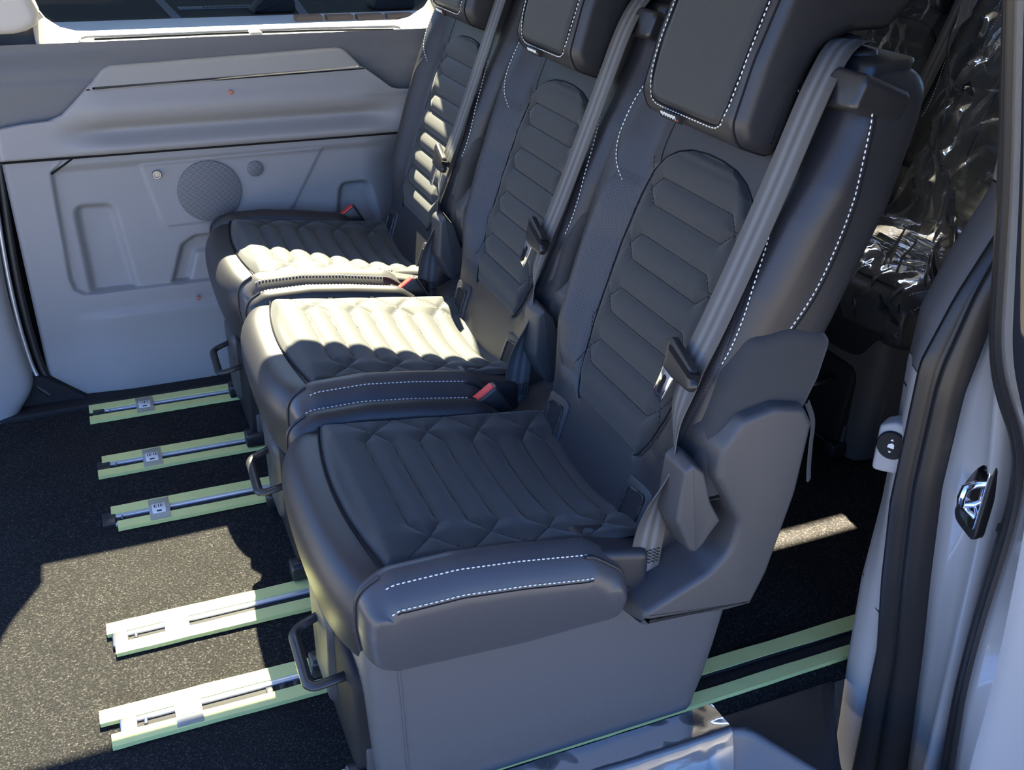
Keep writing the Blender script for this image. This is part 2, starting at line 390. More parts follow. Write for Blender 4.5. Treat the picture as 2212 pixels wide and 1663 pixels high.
# speaker parts
yf = .9765
gr = lathe('speaker_grille', [(.0735, .004), (.0735, -.001), (.070, -.0022), (.03, -.0042), (.001, -.005)], lambda a, b, h: (.028 + a, yf + h, .479 + b), M['grille'], door, 48)
lathe('tweeter_grille', [(.0185, .004), (.0185, -.001), (.016, -.0022), (.001, -.003)], lambda a, b, h: (.139 + a, yf + h, .524 + b), M['grille'], door, 24)
lathe('release_knob', [(.0105, .004), (.0105, -.002), (.0095, -.0035), (.0065, -.0035), (.0055, -.001), (.001, -.001)], lambda a, b, h: (-.085 + a, yf + h, .530 + b), M['steel'], door, 24)
for x, z, y in ((.097, .713, .945), (-.104, .592, .970), (.230, .600, .970), (-.032, .222, .957)):
    lathe('screw_cap', [(.0052, .004), (.0052, -.001), (.004, -.002), (.001, -.002)], lambda a, b, h: (x + a, y + h - .0035, z + b), M['redcap'], door, 16)

# window in the far door --------------------------------------------------------
lean = lambda a, b, c: (a, 1.072 - .13 * (b - .83) + c, b)
hole = fillet([(-.272, .832), (.66, .832), (.655, 1.450), (-.350, 1.450)], [.10, .075, .09, .09], 10)
w1 = plate_hole('window_1', (-.70, .95, .74, 1.52), hole, lean, .03, M['slate'], kind='structure', label='far door window frame with tinted glass')
g = resample(hole, 96); gi = inward(g)
rx('pane', g - gi * .012, lambda a, b, c: lean(a, b, c), .012, .016, 0, M['glass'], w1, n=1, both=False)
# pale sill with the roller blind slot
xs = np.linspace(-.285, .625, 160); rows = []
zf = np.interp(xs, [-.285, -.262, -.225, -.18, .10, .34, .50, .575, .60, .625], [.815, .800, .806, .812, .815, .812, .803, .806, .82, .84])
zb = np.interp(xs, [-.285, -.262, -.235, -.20, -.15, .52, .56, .60, .625], [.90, .868, .846, .836, .833, .834, .842, .865, .90])
nr = 14
for i in range(nr):
    t = i / (nr - 1); y = 1.000 + .070 * t; z = zf + (zb - zf) * t
    if i == 0: z = z - .010
    rows.append(np.stack([xs, np.full_like(xs, y - (.002 if i == 0 else 0)), z], 1))
V = np.concatenate(rows); F = gridfaces(nr, len(xs))
sill = mk('trim_1', V, F, M['cream'], kind='structure', label='pale plastic window sill with a long roller blind slot')
so = sill.modifiers.new('thick', 'SOLIDIFY'); so.thickness = .006; so.offset = -1
def sillpt(x, t): return (x, 1.0 + .07 * t, float(np.interp(x, xs, zf) * (1 - t) + np.interp(x, xs, zb) * t) + .001)
loop = [sillpt(x, .30) for x in np.linspace(-.185, .515, 60)] + [sillpt(.527, .38), sillpt(.53, .5), sillpt(.527, .62)] + [sillpt(x, .70) for x in np.linspace(.515, -.185, 60)] + [sillpt(-.197, .62), sillpt(-.20, .5), sillpt(-.197, .38)]
tube('slot_rim', loop, .0026, M['cream'], sill, 6, closed=True)
tube('slot_line', [sillpt(x, .52) for x in np.linspace(-.17, .51, 60)], .0022, M['seam'], sill, 6)
p = sillpt(.178, .35); box('blind_catch', p[0] - .014, p[0] + .014, p[1] - .012, p[1] + .030, p[2] - .004, p[2] + .008, M['cream'], sill, r=.004)
# pillar trims beside the window
rx('trim_2', resample(fillet([(-.85, .842), (-.31, .848), (-.264, .868), (-.300, 1.0), (-.345, 1.45), (-.85, 1.45)], [.01, .04, .05, .05, 0, 0], 6), 90), XZ, 1.06, .975, .02, M['cream'], both=False, kind='structure', label='pale upper pillar trim left of the window')
rx('trim_3', resample(fillet([(.600, .905), (.66, .845), (.95, .84), (.95, 1.45), (.585, 1.45)], [.02, .03, 0, 0, 0], 6), 90), XZ, 1.06, .99, .02, M['cream'], both=False, kind='structure', label='pale upper pillar trim behind the window')
# slate pillar band left of the door, lower pillar cladding, seals
rx('trim_4', resample(fillet([(-.9, .66), (-.402, .66), (-.402, .842), (-.9, .842)], .006, 3), 80), XZ, 1.05, .972, .02, M['slate'], both=False, kind='structure', label='slate grey pillar trim at the front of the sliding door')
rows = []                                                            # pillar cladding: bulged, tapering to its foot
zs = [(.66, -.405, .945), (.52, -.428, .935), (.40, -.440, .925), (.28, -.447, .912), (.16, -.437, .905), (.09, -.428, .90), (.055, -.432, .896), (.02, -.462, .89), (.0, -.475, .886)]
for z, xr_, y in zs:
    rows.append([(-.95, y - .01, z), (-.55, y - .004, z), (-.505, y, z), (xr_ - .02, y + .008, z), (xr_ - .006, y + .020, z), (xr_, y + .04, z), (xr_, 1.02, z)])
V = [p for r in rows for p in r]
pc = mk('trim_5', V, [f[::-1] for f in gridfaces(len(rows), 7)], M['panel'], kind='structure', label='bulged grey pillar cladding left of the sliding door')
sb = pc.modifiers.new('s', 'SUBSURF'); sb.levels = 2; sb.render_levels = 2
box('light_leak_block', -.95, -.385, 1.062, 1.10, -.12, .85, M['seam'], pc)  # hidden backing, added to block daylight leaking past the cladding
seal = [(-.392, 1.005, .80), (-.404, 1.0, .62), (-.418, .985, .40), (-.421, .975, .25), (-.414, .965, .12), (-.40, .955, .06), (-.375, .95, .03)]
tube('door_seal', spline(seal, 60), .009, M['rubber'], door, 10)
tube('metal_lip', spline([(a - .017, b - .012, c) for a, b, c in seal[1:-1]], 60), .0055, M['alu'], door, 8)
tube('outer_seal', spline([(a - .028, b - .012, c) for a, b, c in seal[1:]], 60), .008, M['rubber'], door, 8)
# scuffed black sill between the carpet and the door
rx('trim_6', resample(fillet([(-.95, .886), (-.47, .886), (-.30, .896), (.95, .896), (.95, 1.02), (-.95, 1.02)], .004, 2), 120), XY, -.03, .010, .006, M['black'], both=False, kind='structure', label='black sill carpet strip along the far door')
rx('sill_gusset', resample(fillet([(-.485, .0), (-.425, .085), (-.402, .075), (-.31, .0)], .004, 2), 40), XZ, 1.02, .935, .006, M['black'], D.objects['trim_6'], both=False)

# roof, rear, body side --------------------------------------------------------
box('ceiling', -1.0, 2.25, -.64, 1.08, 1.50, 1.56, M['liner'], r=.02, kind='structure', label='pale headliner')
far = plate_hole('wall_far', (.95, 2.25, -.05, 1.52), rect(1.12, 1.78, 1.350, 1.440, .03), lambda a, b, c: (a, 1.03 + c, b), .04, M['slate'], kind='structure', label='dark rear side wall with a window slit sized to cast the rear sun patch')  # opening sized so its sun strip lands behind the near seat
plate_hole('wall_rear', (-.64, 1.08, -.1, 1.56), rect(-.35, .80, .95, 1.40, .08), lambda a, b, c: (2.2 + c, a, b), .04, M['slate'], kind='structure', label='dark tailgate wall')
box('wall_near', .90, 2.24, -.66, -.62, -.3, 1.52, M['slate'], kind='structure', label='rear near side wall behind the pillar')

# outdoors --------------------------------------------------------------------
M['asphalt'] = mat('asphalt', (.10, .10, .098), .9, .2, noise=(4, .2), bump=(60, .4, .01))
M['slab'] = mat('pale_concrete', (.92, .82, .68), .9, .2, noise=(2, .08))
M['tar'] = mat('dark_sealed_asphalt', (.022, .022, .019), .85, .15, noise=(2, .2))
M['line'] = mat('worn_pale_line', (.17, .16, .155), .9)
M['brick'] = mat('terracotta', (.42, .19, .09), .85, noise=(20, .2))
M['yard_shade'] = mat('yard_shade_grey', (.25, .25, .25), .6)  # for the added sun shade over the yard
rx('ground', rect(-30, 30, -30, 8.0, .1), XY, -.60, -.50, 0, M['asphalt'], n=1, both=False, kind='structure', label='grey asphalt ground outside the van')
rx('pavement', rect(-30, 30, 8.0, 10.72, .05), XY, -.62, -.495, .01, M['slab'], n=2, both=False, kind='structure', label='pale concrete pavement beyond the far window')
rx('yard', rect(-30, 30, 10.72, 40, .05), XY, -.62, -.498, 0, M['tar'], n=1, both=False, kind='structure', label='dark sealed yard beyond the pavement')
rx('added_yard_shade', rect(-14, 14, 10.4, 26, .1), XY, 3.0, 3.12, .02, M['yard_shade'], n=2, label='unseen flat board added to shade the dark yard', cat='shade board')  # out of view, added only to keep the sun off yard and pavement
for k, (xa, xb) in enumerate(((.79, .84), (2.44, 2.25))):
    V, F = [], []
    P0, P1 = np.array([xb, 10.73]), np.array([xb + (xa - xb) * 2.6, 15.2])
    q = fillet([P0 - [.05, 0], P0 + [.05, 0], P1 + [.05, 0], P1 - [.05, 0]], 0)
    rx('yard_joint', q, XY, -.51, -.492, 0, M['line'], n=1, both=False, label=('pale joint line left of the drain grate' if k == 0 else 'pale joint line right of the drain grate'), cat='line', group='joint lines in the yard')
dg = empty('drain_grate', (1.52, 11.50, -.498), label='long slotted drain grate set in the dark yard', cat='grate')
box('frame', -.58, .60, -.12, .12, -.01, .006, M['line'], dg)
for k in range(24): box('slot', -.30 + k * .036, -.282 + k * .036, -.05, .05, .004, .010, M['black'], dg, r=.001)
for k, (x, y, w, h) in enumerate(((1.94, 11.05, .25, .16), (3.36, 11.0, .26, .30))):
    rx('covered_heap', resample(fillet([(x - w, -.497), (x + w, -.497), (x + w, -.497 + h * .9), (x + w * .6, -.497 + h), (x - w * .35, -.497 + h), (x - w * .8, -.497 + h * .4)], .05, 4), 50), XZ, y + .2, y - .2, .03, M['black'], both=True, label=('low black heap in the yard beside the drain grate' if k == 0 else 'taller black heap in the yard at the right of the window'), cat='heap')
for k in range(7):
    box('edging_brick', 2.05 + k * .34, 2.05 + k * .34 + .30, 10.15 - k * .03, 10.32 - k * .03, -.497, -.44, M['brick'], r=.01, label='terracotta edging brick, ' + ['first', 'second', 'third', 'fourth', 'fifth', 'sixth', 'seventh'][k] + ' from the left in the row outside the window', cat='brick', group='edging bricks on the pavement')

# ================================================================== SEAT RAILS
X0 = -.292; RY = [.852, .600, .392, .026, -.1795, -.426]; X1 = 1.86
def torn(x0, x1, y0, y1, seed, n=70):
    r = np.random.default_rng(seed); xs_ = np.linspace(x0, x1, n); w = np.cumsum(r.normal(0, .0005, n)); w -= np.linspace(w[0], w[-1], n)
    w2 = np.cumsum(r.normal(0, .0005, n)); w2 -= np.linspace(w2[0], w2[-1], n)
    lo = np.stack([xs_ + 0 * w, y0 + .6 * w], 1); hi = np.stack([xs_, y1 + .6 * w2], 1)[::-1]; return np.vstack([lo, hi])
RL = ['seat rail nearest the far door', 'second seat rail from the far door', 'third seat rail, under the middle seat', 'fourth seat rail, its front end in the sun patch',
      'fifth seat rail, sunlit end with torn tape in the foreground', 'seat rail closest to the open door under the near seat']
XL = [.95, .95, .95, .95, .95, 1.86]
for i, yc in enumerate(RY):
    r = empty('seat_rail', (X0, yc, 0), label='aluminium ' + RL[i] + ', edged with green tape', cat='rail', group='taped seat rails in the floor')
    X1 = XL[i]
    box('channel_floor', 0, X1, -.014, .010, -.010, .0022, M['black'], r=.0005, parent=r)
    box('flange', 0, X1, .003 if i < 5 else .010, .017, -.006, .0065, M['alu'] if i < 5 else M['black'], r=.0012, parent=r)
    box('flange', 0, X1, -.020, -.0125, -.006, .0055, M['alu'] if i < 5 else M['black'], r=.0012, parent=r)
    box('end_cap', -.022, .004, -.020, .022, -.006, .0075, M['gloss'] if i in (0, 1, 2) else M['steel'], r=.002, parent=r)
    a = [-.03, -.012, -.004, -.03, -.05, -.02][i]; b_ = [-.03, -.022, .006, -.018, -.035, 0][i]
    for nm, q in (('tape_strip', torn(a, X1, .013, .0412, 10 + i)), ('tape_strip', torn(b_, X1, -.0412, -.015, 30 + i))):
        rx(nm, q, XY, .0, .0080, 0, M['tape'], r, n=1, both=False)
    # printed sticker taped over the rail near its front end
    if i < 5:
        sx = .082 - .004 * i
        box('clear_tape', sx - .006, sx + .034, -.038, .038, .0080, .0085, M['tapeclear'], r=.0002, parent=r)
        st = box('label_sticker', sx, sx + .026, -.016, .018, .0084, .0092, M['sticker'], r=.0003, parent=r)
        parts = []
        for k in range(5):
            x_ = sx + .004 + k * .0042; wv = .0008 + .0008 * ((k * 7 + i) % 3)
            parts.append(([(x_, .004, .0094), (x_ + wv, .004, .0094), (x_ + wv, .015, .0094), (x_, .015, .0094)], [(0, 1, 2, 3)]))
        parts.append(([(sx + .008, -.012, .0094), (sx + .018, -.012, .0094), (sx + .018, -.006, .0094), (sx + .008, -.006, .0094)], [(0, 1, 2, 3)]))
        v, f = joinmesh(parts); mk('print', v, f, M['ink'], st, smooth=False)
    tube('stop_pin', [(.016, -.008, .004), (.016, .004, .004)], .003, M['steel'], r, 8)
    if i == 4:
        for k in range(16): box('tooth', .20 + k * .022, .211 + k * .022, -.0125, .001, .001, .0045, M['gloss'], r=.0005, parent=r)
# torn tape flap on the fifth rail
tf = fillet([(-.062, .010), (-.05, .024), (-.02, .031), (.01, .034), (.01, .014), (-.02, .012)], .003, 2)

# ================================================================== CAR SEAT (local frame: x rearwards, y to the far side, z up, origin on the floor)
B0 = np.array([.413, 0, .40]); BU = np.array([.331, 0, .944]); BN = np.array([-.944, 0, .331])
def SB(y, u, d): return tuple(B0 + BU * u + BN * d + np.array([0, y, 0]))
wq = lambda u: np.interp(u, [.055, .065, .09, .13, .20, .30, .38, .42, .445, .46, .470, .476], [.085, .098, .110, .120, .131, .137, .133, .125, .108, .085, .055, .0])
wb = lambda u: np.interp(u, [-.10, 0, .06, .12, .20, .35, .50, .58, .66], [.185, .188, .192, .208, .222, .235, .243, .237, .216])
hb = lambda u: np.interp(u, [-.1, .03, .08, .15, .35, .45, .56, .66], [.0, .002, .012, .026, .030, .026, .012, .006])
def dfront(y, u):
    ay = np.abs(y); q = np.maximum(wq(np.clip(u, .06, .34)), .10)
    return hb(u) * sm(q + .002, q + .062, ay) - .004 * np.exp(-((ay - wq(np.clip(u, .06, .44))) / .006) ** 2) * sm(.05, .07, u) * sm(.45, .42, u)
def hexsegs(cs, hh, flat, cross, edge, edgeoff):
    S = []
    for c in cs:
        for s in (-1, 1):
            S += [((-flat, c + s * hh), (flat, c + s * hh))]
            for e_ in (-1, 1):
                S += [((e_ * flat, c + s * hh), (e_ * cross, c)), ((e_ * cross, c), (e_ * edge, c - s * edgeoff))]
    return S
SEG_B = hexsegs([.140, .226, .312, .398], .0205, .088, .108, .150, .043)
SEG_C = hexsegs([.112, .196, .280, .364], .0205, .108, .136, .180, .042)

def make_seat():
    S = empty('car_seat')
    # ---------------- backrest shell
    us = np.r_[np.linspace(-.09, .60, 150)]; rt = .035
    nf = 130; tt = np.sin(np.linspace(-1, 1, nf) * math.pi / 2); tt = .55 * tt + .45 * np.linspace(-1, 1, nf)
    rows = []
    slant = lambda u, d: float(sm(.48, .635, u)) * -(d + .008) * .42
    def row(u, e):
        w = wb(u) - e; r = .034; y = tt * (w - .001); d = dfront(y * (wb(u) / w), u) - e
        a = np.clip(np.abs(y) - (w - r), 0, r); d = d - (r - np.sqrt(np.maximum(r * r - a * a, 0)))
        th = np.interp(u, [-.1, .1, .3, .5, .64], [.085, .10, .108, .10, .085]) - e
        yr = np.r_[np.full(5, w), w - .003, w - .012, w - .03, np.linspace(w - .05, -(w - .05), 9), -(w - .03), -(w - .012), -(w - .003), np.full(5, -w)]
        ds = d[-1] + (-(th - .030) - d[-1]) * np.linspace(.1, 1, 5)
        dr = np.r_[ds, -(th - .018), -(th - .008), -(th - .002), np.full(9, -th), -(th - .002), -(th - .008), -(th - .018), ds[::-1]]
        return np.r_[y, yr], np.r_[d, dr]
    for u in us: y, d = row(u, 0); rows.append([SB(a, u + slant(u, b), b) for a, b in zip(y, d)])
    for k in range(1, 9):
        th_ = math.pi / 2 * k / 8; u = .60 + rt * math.sin(th_); y, d = row(u, rt * .9 * (1 - math.cos(th_))); rows.append([SB(a, u + slant(u, b), b) for a, b in zip(y, d)])
    nc = len(rows[0]); V = [p for r in rows for p in r]; F = gridfaces(len(rows), nc, True)
    F += [tuple(range(nc))[::-1], tuple(range((len(rows) - 1) * nc, len(rows) * nc))]
    back = mk('backrest', V, F, M['leather'], S, angle=70)
    UT = .60 + rt
    # perforated side bolster inlays, lying on the wings (between the quilt and the outer stitch line)
    def ds(y, u):
        w = wb(u); r = .034; a = np.clip(np.abs(y) - (w - r), 0, r); return dfront(y, u) - (r - np.sqrt(np.maximum(r * r - a * a, 0)))
    for sgn in (-1, 1):
        uu = np.linspace(.085, .405, 50); vv = np.linspace(0, 1, 14); V = []
        for u in uu:
            y0 = wq(u) + .004; y1 = np.interp(u, [.085, .13, .25, .36, .405], [.155, .190, .207, .203, wq(.405) + .050])
            for v in vv:
                y = y0 + (y1 - y0) * v; lift = .0022 * min(1, 8 * v + .1, 8 * (1 - v) + .1) * sm(.085, .10, u) * sm(.405, .385, u) + .0002
                V.append(SB(sgn * y, u, float(ds(np.array(y), u)) + lift))
        mk('perforated_bolster', V, gridfaces(50, 14), M['perf'], S)
        # white stitching: sweeping shoulder seam and the outer side seam
        P = [SB(sgn * y, u, float(ds(np.array(y), u)) + .0012) for y, u in spline([(.150, .615), (.178, .58), (.205, .535), (.215, .49), (.207, .44), (.185, .405), (.158, .375), (.142, .355)], 90)]
        if sgn > 0: dashes('stitching', P, M['thread'], S)
        P = [SB(sgn * y, u, float(ds(np.array(y), u)) + .0012) for y, u in spline([(.180, .450), (.196, .42), (.207, .37), (.212, .33), (.212, .285), (.208, .25)], 90)]
        if sgn < 0: dashes('stitching', P, M['thread'], S)
        P = [SB(sgn * (wb(u) + .0006), u, d) for u, d in spline([(.590, -.004), (.51, -.023), (.45, -.034), (.38, -.038), (.31, -.028), (.27, -.022)], 70)]
        dashes('stitching', P, M['thread'], S)
        tube('seam', [SB(sgn * (wb(u) + .0002), u, d - .006) for u, d in spline([(.590, -.004), (.51, -.023), (.45, -.034), (.38, -.038), (.31, -.028), (.25, -.020)], 60)], .0012, M['seam'], S, 5)
        # long crease running from the headrest to the quilt
        P = spline([(.098, .60), (.104, .56), (.118, .50), (.122, .46), (.118, .435)], 40)
        tube('seam', [SB(sgn * y, u, float(dfront(np.array(y), u)) - .0002) for y, u in P], .0011, M['seam'], S, 5)
    # ---------------- quilted back insert
    nu, nv = 150, 110; tu = np.linspace(0, 1, nu); uu = .058 + (.474 - .058) * (1 - (1 - tu) ** 1.25); ss = np.linspace(-1, 1, nv)
    U = np.repeat(uu[:, None], nv, 1); Yq = wq(U) * ss[None]; 
    dist = segdist(Yq, U, SEG_B); ed = np.minimum.reduce([(1 - np.abs(ss))[None] * wq(U), U - .058, .476 - U])
    h = .0080 * (.30 + .70 * sm(.135, .105, np.abs(Yq))) * (1 - np.exp(-dist / .0080)) * sm(0, .02, ed) * sm(.075, .105, U) * sm(.46, .44, U) + .0075 * sm(0, .012, ed) - .004
    h += .004 * sm(.44, .455, U) * sm(0, .015, ed)
    V = [SB(Yq[i, j], U[i, j], float(h[i, j])) for i in range(nu) for j in range(nv)]
    qb = mk('quilted_back_panel', V, gridfaces(nu, nv), M['textile'], S)
    sparts = []
    hsurf = lambda y, u: .0075 - .004 + .0012
    for (p, q), (r_, s_) in SEG_B:
        if max(abs(p), abs(r_)) > .14: r_ = math.copysign(.132, r_)
        n_ = max(2, int(np.hypot(r_ - p, s_ - q) / .007))
        for k in range(n_):
            a, b = (k + .15) / n_, (k + .75) / n_
            A, B = SB(p + (r_ - p) * a, q + (s_ - q) * a, hsurf(0, 0)), SB(p + (r_ - p) * b, q + (s_ - q) * b, hsurf(0, 0))
            sparts.append(tubemesh([A, B], .0007, 4))
    v, f = joinmesh(sparts); mk('quilt_stitching', v, f, M['darkthread'], qb)
    P = [SB(s_ * float(wq(u)), float(u), .0004) for s_, seq in ((1, uu), (-1, uu[::-1])) for u in seq]
    tube('panel_seam', resample(P, 150, False), .0013, M['seam'], qb, 5)
    # ---------------- lower backrest: child seat anchor slots
    for sgn in (-1, 1):
        yc = sgn * .132
        fb = lambda a, b, c: SB(yc + a + .05 * b * sgn, b, c)
        O = fillet([(-.034, -.054), (.032, -.054), (.036, .034), (-.030, .040)], .010, 4)
        sl = rx('anchor_slot', resample(O, 48), fb, -.01, .0035, .003, M['leather'], S, n=3, both=False)
        O2 = fillet([(-.022, -.042), (.019, -.042), (.023, .020), (-.018, .026)], .006, 4)
        rx('slot_opening', resample(O2, 40), fb, .0, .0042, 0, M['black'], sl, n=1, both=False)
        tube('slot_rim', [fb(a, b, .0040) for a, b in resample(O2, 60)], .0022, M['gloss'], sl, 6, closed=True)
        tube('anchor_bar', [fb(-.020, -.022, .0045), fb(.019, -.022, .0045)], .0020, M['gloss'], sl, 6)
    # ---------------- headrest
    prof = fillet([(.004, .500), (.058, .500), (.079, .522), (.086, .60), (.084, .72), (.070, .83), (.03, .87), (-.05, .87), (-.098, .82), (-.104, .73), (-.085, .690), (-.035, .672), (.000, .645), (.006, .590), (.000, .53)],
                  [.027, .027, .027, .06, .06, .04, .03, .03, .04, .03, .03, .04, .04, .04, .03], 8)
    prof = resample(prof, 110); fh = lambda a, b, c: SB(c, b, a)
    HR = 8; hw = .122
    hr = rx('headrest', prof, fh, -hw, hw, .020, M['leather'], S, n=HR, angle=80)
    # raised textile face with its white stitched border and the fabric tag
    nu, nv = 40, 40; V = []
    fw = lambda u: np.interp(u, [.517, .525, .545, .58, .70, .83], [.070, .084, .092, .095, .094, .09])
    fd = lambda u: float(np.interp(u, [.505, .517, .53, .56, .60, .66, .72, .80, .835], [.068, .0745, .0785, .0830, .0852, .0857, .0838, .0748, .068]))
    for i in range(nu):
        u = .517 + (.83 - .517) * i / (nu - 1)
        for j in range(nv):
            s_ = -1 + 2 * j / (nv - 1); e_ = min((1 - abs(s_)) * .095, u - .517)
            V.append(SB(s_ * float(fw(u)), u, fd(u) - .003 + .0065 * float(sm(-.002, .010, e_))))
    mk('headrest_face', V, gridfaces(nu, nv), M['textile'], hr)
    edgep = [(-fw(u) - .0045, u) for u in np.linspace(.83, .535, 40)] + [(-.086, .518), (-.074, .5125)] + [(y, .5115) for y in np.linspace(-.06, .06, 14)] + [(.074, .5125), (.086, .518)] + [(fw(u) + .0045, u) for u in np.linspace(.535, .83, 40)]
    P = [SB(float(y), float(u), fd(u) + .0012) for y, u in edgep]
    dashes('stitching', P, M['thread'], hr)
    tube('seam', [SB(float(y) * .965, float(u) + (.003 if abs(y) < .08 else 0), fd(u) + .0008) for y, u in edgep], .0013, M['seam'], hr, 5)
    for sgn in (-1, 1):                                           # side seam round the pad
        I = inward(prof) ; q = prof + I * .020 * (1 - math.cos(.45)); c = hw - .020 * (1 - math.sin(.45))
        tube('seam', [fh(a, b, sgn * c) for a, b in q], .0015, M['seam'], hr, 5, closed=True)
    tg = rx('fabric_tag', resample(rect(.004, .052, .4995, .5095, .001), 24), lambda a, b, c: SB(a, b + .0, c + .070 + (b - .50) * .55), -.004, .0035, .0005, M['black'], hr, n=1, both=False)
    sq = []
    for k in range(6):
        a0 = .010 + k * .0065; P = [(a0, .502), (a0 + .002, .507), (a0 + .004, .5035), (a0 + .0055, .5065)]
        sq.append(tubemesh([SB(a, b, .0745 + (b - .50) * .55) for a, b in spline(P, 12)], .0006, 4))
    v, f = joinmesh(sq); mk('embroidery', v, f, M['thread'], tg)
    a = .0065; v, f = tubemesh([SB(a, .5015, .0745), SB(a, .504, .0755)], .0009, 5); mk('red_mark', v, f, M['red'], tg)
    # ---------------- top bezel, belt guide, release button
    ft = lambda a, b, c: SB(a, UT + c - (b + .008) * .42, b)
    O = resample(fillet([(-.205, .0), (-.13, -.004), (-.02, -.012), (.10, -.012), (.16, -.006), (.20, -.02), (.20, -.07), (-.205, -.07)], [.02, .02, .02, .01, .01, .02, .02, .02], 5), 90)
    tb = rx('top_bezel', O, ft, -.016, .006, .006, M['gloss'], S, n=4, both=False)
    O = resample(fillet([(-.236, .584), (-.176, .580), (-.172, .612), (-.180, .626), (-.230, .626), (-.237, .618)], [.010, .008, .008, .008, .008, .008], 5), 60)
    bgd = rx('belt_guide', O, lambda a_, b_, c_: SB(a_, b_, c_), -.050, .026, .007, M['gloss'], S, n=5)
    O = resample(fillet([(-.170, -.036), (-.155, -.048), (-.085, -.052), (-.060, -.034), (-.09, -.012), (-.15, -.012)], .01, 4), 50)
    rx('belt_slot', O, ft, .0, .011, .006, M['gloss'], S, n=4, both=False)
    rx('guide_boss', resample(fillet([(-.135, -.044), (-.085, -.050), (-.075, -.034), (-.125, -.028)], .012, 5), 40), ft, .004, .022, .010, M['gloss'], S, n=5, both=False)
    rx('release_button', resample(fillet([(-.03, -.055), (.02, -.055), (.015, -.03), (-.03, -.028)], .008, 4), 40), ft, .002, .014, .006, M['gloss'], S, n=4, both=False)
    tube('bezel_ridge', [ft(a, b, .007) for a, b in spline([(-.05, -.014), (-.035, -.026), (-.03, -.05)], 14)], .003, M['gloss'], S, 6)
    P = [SB(y, u, float(dfront(np.array(y), u)) + .001) for y, u in spline([(.03, .606), (-.03, .604), (-.08, .597), (-.125, .580)], 50)]
    dashes('stitching', P, M['thread'], S)
    # headrest posts
    for y in (-.05, .05): tube('headrest_post', [SB(y, .60, -.055), SB(y, .70, -.050)], .007, M['chrome'], S, 12)
    # ---------------- seat belt
    ctl = [(-.118, .664, -.050), (-.128, .662, -.026), (-.146, .646, .002), (-.166, .615, .024), (-.178, .57, .036), (-.184, .48, .040), (-.184, .38, .041), (-.182, .29, .042), (-.178, .235, .043)]
    c = spline([SB(*q) for q in ctl], 100); n_ = len(c)
    wd = [np.array([0, 1., 0]) * (1 - .10 * t) + np.array([-.25, 0, -.55]) * max(0, .20 - t) * 1.6 for t in np.linspace(0, 1, n_)]
    bl = ribbon('seat_belt', c, wd, .050, .0014, M['belt'], S)
    low = spline([SB(-.178, .235, .041), SB(-.186, .17, .040), (.424, -.200, .510), (.406, -.203, .455), (.397, -.204, .400), (.392, -.204, .335)], 60); n_ = len(low)
    wd = []
    for t in np.linspace(0, 1, n_):
        k1, k2 = float(sm(0, .40, t)), float(sm(.38, .85, t)); v_ = (1 - k1) * np.array([0, 1., 0]) + k1 * np.array([.47, .70, -.40]); wd.append((1 - k2) * v_ + k2 * np.array([1., -.05, .06]))
    lo_ = ribbon('lap_belt', low, wd, .046, .0014, M['belt'], S)
    # sewn end patch on the lap belt
    iP = int(n_ * .90); cP = low[iP]; wv = wd[iP] / np.linalg.norm(wd[iP]); tv = low[iP + 2] - low[iP - 2]; tv /= np.linalg.norm(tv); nv_ = np.cross(tv, wv); nv_ *= -1 if nv_[1] > 0 else 1
    pp = []
    for a in range(7):
        for b in range(5):
            o_ = cP + wv * (-.018 + .006 * a) + tv * (-.010 + .005 * b) + nv_ * .0016
            pp.append(tubemesh([o_ - wv * .0022 - tv * .001, o_ + wv * .0022 + tv * .001], .0011, 4))
    v, f = joinmesh(pp); mk('sewn_patch', v, f, M['gloss'], lo_)
    # tongue
    tc_ = np.array(SB(-.174, .236, .056)); t1_ = np.array(SB(-.190, .30, .042)) - np.array(SB(-.170, .205, .030)); t1_ /= np.linalg.norm(t1_)
    w1_ = np.array([.10, 1., .16]); w1_ -= t1_ * (w1_ @ t1_); w1_ /= np.linalg.norm(w1_); n1_ = np.cross(w1_, t1_); n1_ *= -1 if n1_[0] > 0 else 1
    ftg = lambda a, b, c: tuple(tc_ + w1_ * a * 1.25 + t1_ * b * 1.15 + n1_ * c)
    tgp = rx('belt_tongue', resample(fillet([(-.036, -.004), (-.034, -.013), (.0, -.022), (.022, -.024), (.033, .006), (.030, .013), (-.020, .010)], .004, 4), 60), ftg, -.006, .006, .003, M['gloss'], S, n=3)
    rx('tongue_blade', resample(fillet([(.004, -.060), (.024, -.060), (.026, -.018), (.001, -.018)], .004, 4), 40), ftg, -.0014, .0014, .0005, M['chrome'], tgp, n=2)
    rx('blade_slot', resample(rect(.011, .018, -.054, -.030, .002), 20), ftg, -.0017, .0017, 0, M['seam'], tgp, n=1)
    rx('belt_loop', resample(rect(-.030, .026, -.001, .006, .002), 20), ftg, -.0064, .0064, 0, M['seam'], tgp, n=1)
    # ---------------- buckle on the far side
    bc = np.array([.326, .232, .408]); ba_ = np.array([.82, 0, .57]); bcx = np.array([.50, -.10, -.86]); bcx /= np.linalg.norm(bcx); bb = np.cross(ba_, bcx)
    fbk = lambda a, b, c: tuple(bc + ba_ * a + bb * b + bcx * c)
    bk_ = rx('buckle', resample(fillet([(-.027, -.013), (.027, -.013), (.027, .013), (-.027, .013)], .005, 4), 40), fbk, -.002, .075, .004, M['gloss'], S, n=3)
    rx('buckle_button', resample(fillet([(-.022, -.0095), (.022, -.0095), (.022, .0095), (-.022, .0095)], .003, 3), 30), fbk, .004, -.0055, .003, M['red'], bk_, n=3, both=False)
